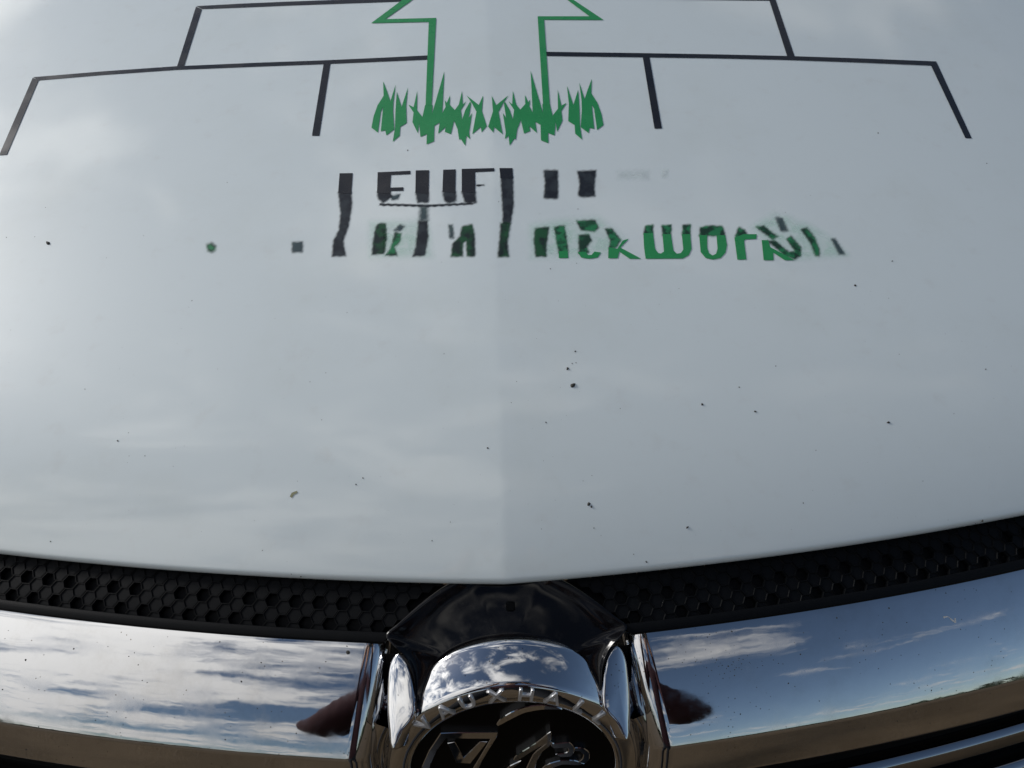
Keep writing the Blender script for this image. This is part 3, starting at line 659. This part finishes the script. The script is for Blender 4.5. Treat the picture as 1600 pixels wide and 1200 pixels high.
# small clip in the surround, and dust and nicks lying on the chrome
bm = bmesh.new(); bmesh.ops.create_cube(bm, size=1); bmesh.ops.scale(bm, vec=(0.0052, 0.0035, 0.0050), verts=bm.verts)
bmesh.ops.bevel(bm, geom=bm.edges[:], offset=0.0006, segments=2, affect='EDGES')
me = bpy.data.meshes.new('clip'); bm.to_mesh(me); bm.free()
o = link('clip', me, BLACK, van); o.location = (0.0025, -0.0075, 0.9915); o.rotation_euler[0] = math.radians(-35)
from mathutils.bvhtree import BVHTree
bars = [q for q in van.children if q.name.startswith('chrome_bar')]
for br in bars:
    me_ = br.data; tree = BVHTree.FromPolygons([q.co for q in me_.vertices], [tuple(q.vertices) for q in me_.polygons])
    left = me_.vertices[0].co.x < 0
    v, f = [], []
    spots = [(random.uniform(0, 560) if left else random.uniform(1040, 1600), random.uniform(890, 1180), random.choice((.5, .6, .7, .8, 1.1)), None) for _ in range(75)]
    if left: spots += [(544, 1019, 3.0, None), (40, 1031, 1.6, None), (377, 1065, 1.3, None)]
    else: spots += [(1113+random.gauss(0, 55), 1035+random.gauss(0, 14), random.uniform(.4, .8), None) for _ in range(60)]
    for x, y, r, _ in spots:
        hit = tree.ray_cast(Vector(CAM), Vector(ray(x, y)[0]).normalized())
        if hit[0] is None: continue
        n = hit[1] if hit[1].dot(Vector(FW)) < 0 else -hit[1]
        u = n.orthogonal().normalized(); w = n.cross(u); i = len(v); R = r*hit[3]/FPX
        for k in range(7):
            a = 6.2832*k/7; q = R*random.uniform(.6, 1.2); v.append(hit[0]+n*0.0001+u*(q*math.cos(a))+w*(q*math.sin(a)))
        v.append(hit[0]+n*(0.0001+R*.5))
        for k in range(7): f.append((i+k, i+(k+1) % 7, i+7))
    o = link('dust_specks', pymesh('dust_specks', v, f), SPECK, br); o['kind'] = 'stuff'
    if not left:
        for pl in ([(1473, 963.5), (1479, 962.5), (1483, 964), (1479, 964.5), (1475, 966)], [(1481, 963), (1493, 971.5), (1492, 973.5), (1486, 969)], [(1491, 966), (1493, 966), (1494, 973), (1492, 973)]):
            vv = []
            for x, y in pl:
                hit = tree.ray_cast(Vector(CAM), Vector(ray(x, y)[0]).normalized()); n = hit[1] if hit[1].dot(Vector(FW)) < 0 else -hit[1]
                vv.append(hit[0]+n*0.00012)
            link('scratch_mark', pymesh('scratch_mark', vv, [tuple(range(len(vv)))]), SCRATCH, br)

# ------------------------------------------------------------------ photographer (seen mirrored in the chrome)
SHIRT, t, b = mat('maroon_sweatshirt', (0.045, 0.014, 0.018), 0.9)
TROU, t, b = mat('dark_trousers', (0.015, 0.017, 0.022), 0.9)
SKIN, t, b = mat('skin', (0.42, 0.23, 0.16), 0.5)
HAIR, t, b = mat('brown_hair', (0.03, 0.018, 0.012), 0.6)
SHOE, t, b = mat('black_shoes', (0.01, 0.01, 0.01), 0.5)
def skinned(name, nodes, edges, root, sub=2):
    me = bpy.data.meshes.new(name); me.from_pydata([n[0] for n in nodes], edges, [])
    o = bpy.data.objects.new(name, me); COL.objects.link(o)
    sk = o.modifiers.new('skin', 'SKIN'); sk.use_smooth_shade = True
    for sv, n in zip(me.skin_vertices[0].data, nodes):
        sv.radius = n[1] if isinstance(n[1], tuple) else (n[1], n[1])
    me.skin_vertices[0].data[root].use_root = True
    ss = o.modifiers.new('sub', 'SUBSURF'); ss.levels = sub; ss.render_levels = sub
    dg = bpy.context.evaluated_depsgraph_get(); me2 = bpy.data.meshes.new_from_object(o.evaluated_get(dg))
    bpy.data.objects.remove(o); me2.polygons.foreach_set('use_smooth', [True]*len(me2.polygons))
    me2.name = name
    return me2
nodes, edges = [], []
def nd(p, r, par=None):
    nodes.append((p, r)); i = len(nodes)-1
    if par is not None: edges.append((par, i))
    return i
hip = nd((0, -0.80, 0.92), (0.15, 0.11)); wa = nd((0, -0.79, 1.08), (0.145, 0.105), hip); ch = nd((0, -0.76, 1.28), (0.165, 0.11), wa)
nk0 = nd((0, -0.735, 1.43), (0.075, 0.07), ch); nk = nd((0, -0.715, 1.50), 0.052, nk0); hd0 = nd((0, -0.69, 1.565), (0.062, 0.075), nk); hd1 = nd((0, -0.68, 1.65), (0.072, 0.092), hd0); hd2 = nd((0, -0.685, 1.715), (0.045, 0.06), hd1)
HAND = {}
for s in (-1, 1):
    sh = nd((s*0.18, -0.75, 1.40), 0.058, ch); el = nd((s*0.338, -0.60, 1.108), 0.043, sh); fo = nd((s*0.235, -0.49, 1.200), 0.036, el); wr = nd((s*0.115, -0.385, 1.325), 0.027, fo)
    pa = nd((s*0.088, -0.335, 1.345), (0.030, 0.018), wr); HAND[s] = pa
    kn = nd((s*0.10, -0.79, 0.80), 0.085, hip); k2 = nd((s*0.11, -0.77, 0.50), 0.062, kn); an = nd((s*0.12, -0.80, 0.10), 0.042, k2); ft = nd((s*0.13, -0.70, 0.045), (0.045, 0.035), an); to = nd((s*0.135, -0.60, 0.035), (0.035, 0.025), ft)
    for q, (dx, dz) in enumerate(((-0.012, 0.034), (-0.016, 0.022), (-0.018, 0.009), (-0.016, -0.004))):
        a = nd((s*(0.084), -0.322+q*0.001, 1.345+dz*0.9), 0.0095, pa); b2 = nd((s*(0.080), -0.293, 1.347+dz), 0.0085, a); nd((s*(0.078+dx*0.4), -0.281, 1.349+dz), 0.007, b2)
    th = nd((s*0.080, -0.350, 1.325), 0.011, pa); nd((s*0.062, -0.352, 1.322), 0.009, th)
me = skinned('person', nodes, edges, hip)
for ma in (SHIRT, TROU, SKIN, SHOE): me.materials.append(ma)
for p in me.polygons:
    c = p.center
    if c.z < 0.09: k = 3
    elif c.z < 0.93: k = 1
    elif c.z > 1.49 and c.y < -0.6: k = 2
    elif c.y > -0.395: k = 2
    else: k = 0
    p.material_index = k
person = link('person', me, None)
person['label'] = 'person in maroon sweatshirt photographing, mirrored in the chrome'; person['category'] = 'person'
hv, hf = [], []
for i in range(17):
    th = math.pi*0.62*i/16
    for k in range(24):
        a = 2*math.pi*k/24; r = 1+0.03*math.sin(5*a+3*th)
        yy = -0.69-0.105*math.sin(th)*math.cos(a)*r
        zc = 1.655+0.105*math.cos(th)*r + (0.03 if math.cos(a) < -0.3 and th > 1.2 else 0)
        hv.append((0.085*math.sin(th)*math.sin(a)*r, yy, zc))
for i in range(16):
    for k in range(24): hf.append((i*24+k, i*24+(k+1) % 24, i*24+24+(k+1) % 24, i*24+24+k))
link('hair', pymesh('hair', hv, hf), HAIR, person)

PHB, t, b = mat('phone_black_glass', (0.008, 0.008, 0.009), 0.15)
bm = bmesh.new(); bmesh.ops.create_cube(bm, size=1); bmesh.ops.scale(bm, vec=(0.155, 0.073, 0.008), verts=bm.verts)
bmesh.ops.bevel(bm, geom=[e for e in bm.edges if abs(e.verts[0].co.z-e.verts[1].co.z) > 0.004], offset=0.010, segments=5, affect='EDGES', profile=0.5)
me = bpy.data.meshes.new('phone'); bm.to_mesh(me); bm.free()
ph = link('phone', me, PHB)
pm_ = m.copy(); c_ = Vector(CAM)-Vector(FW)*0.009-Vector(RX)*(-0.055)-Vector(UP)*0.018
for i in range(3): pm_[i][3] = c_[i]
ph.matrix_world = pm_
ph['label'] = 'black phone held up in both hands'; ph['category'] = 'phone'

S.render.engine = 'CYCLES'
S.cycles.max_bounces = 8; S.cycles.glossy_bounces = 6; S.cycles.transparent_max_bounces = 12
S.render.resolution_x = 1024; S.render.resolution_y = 768
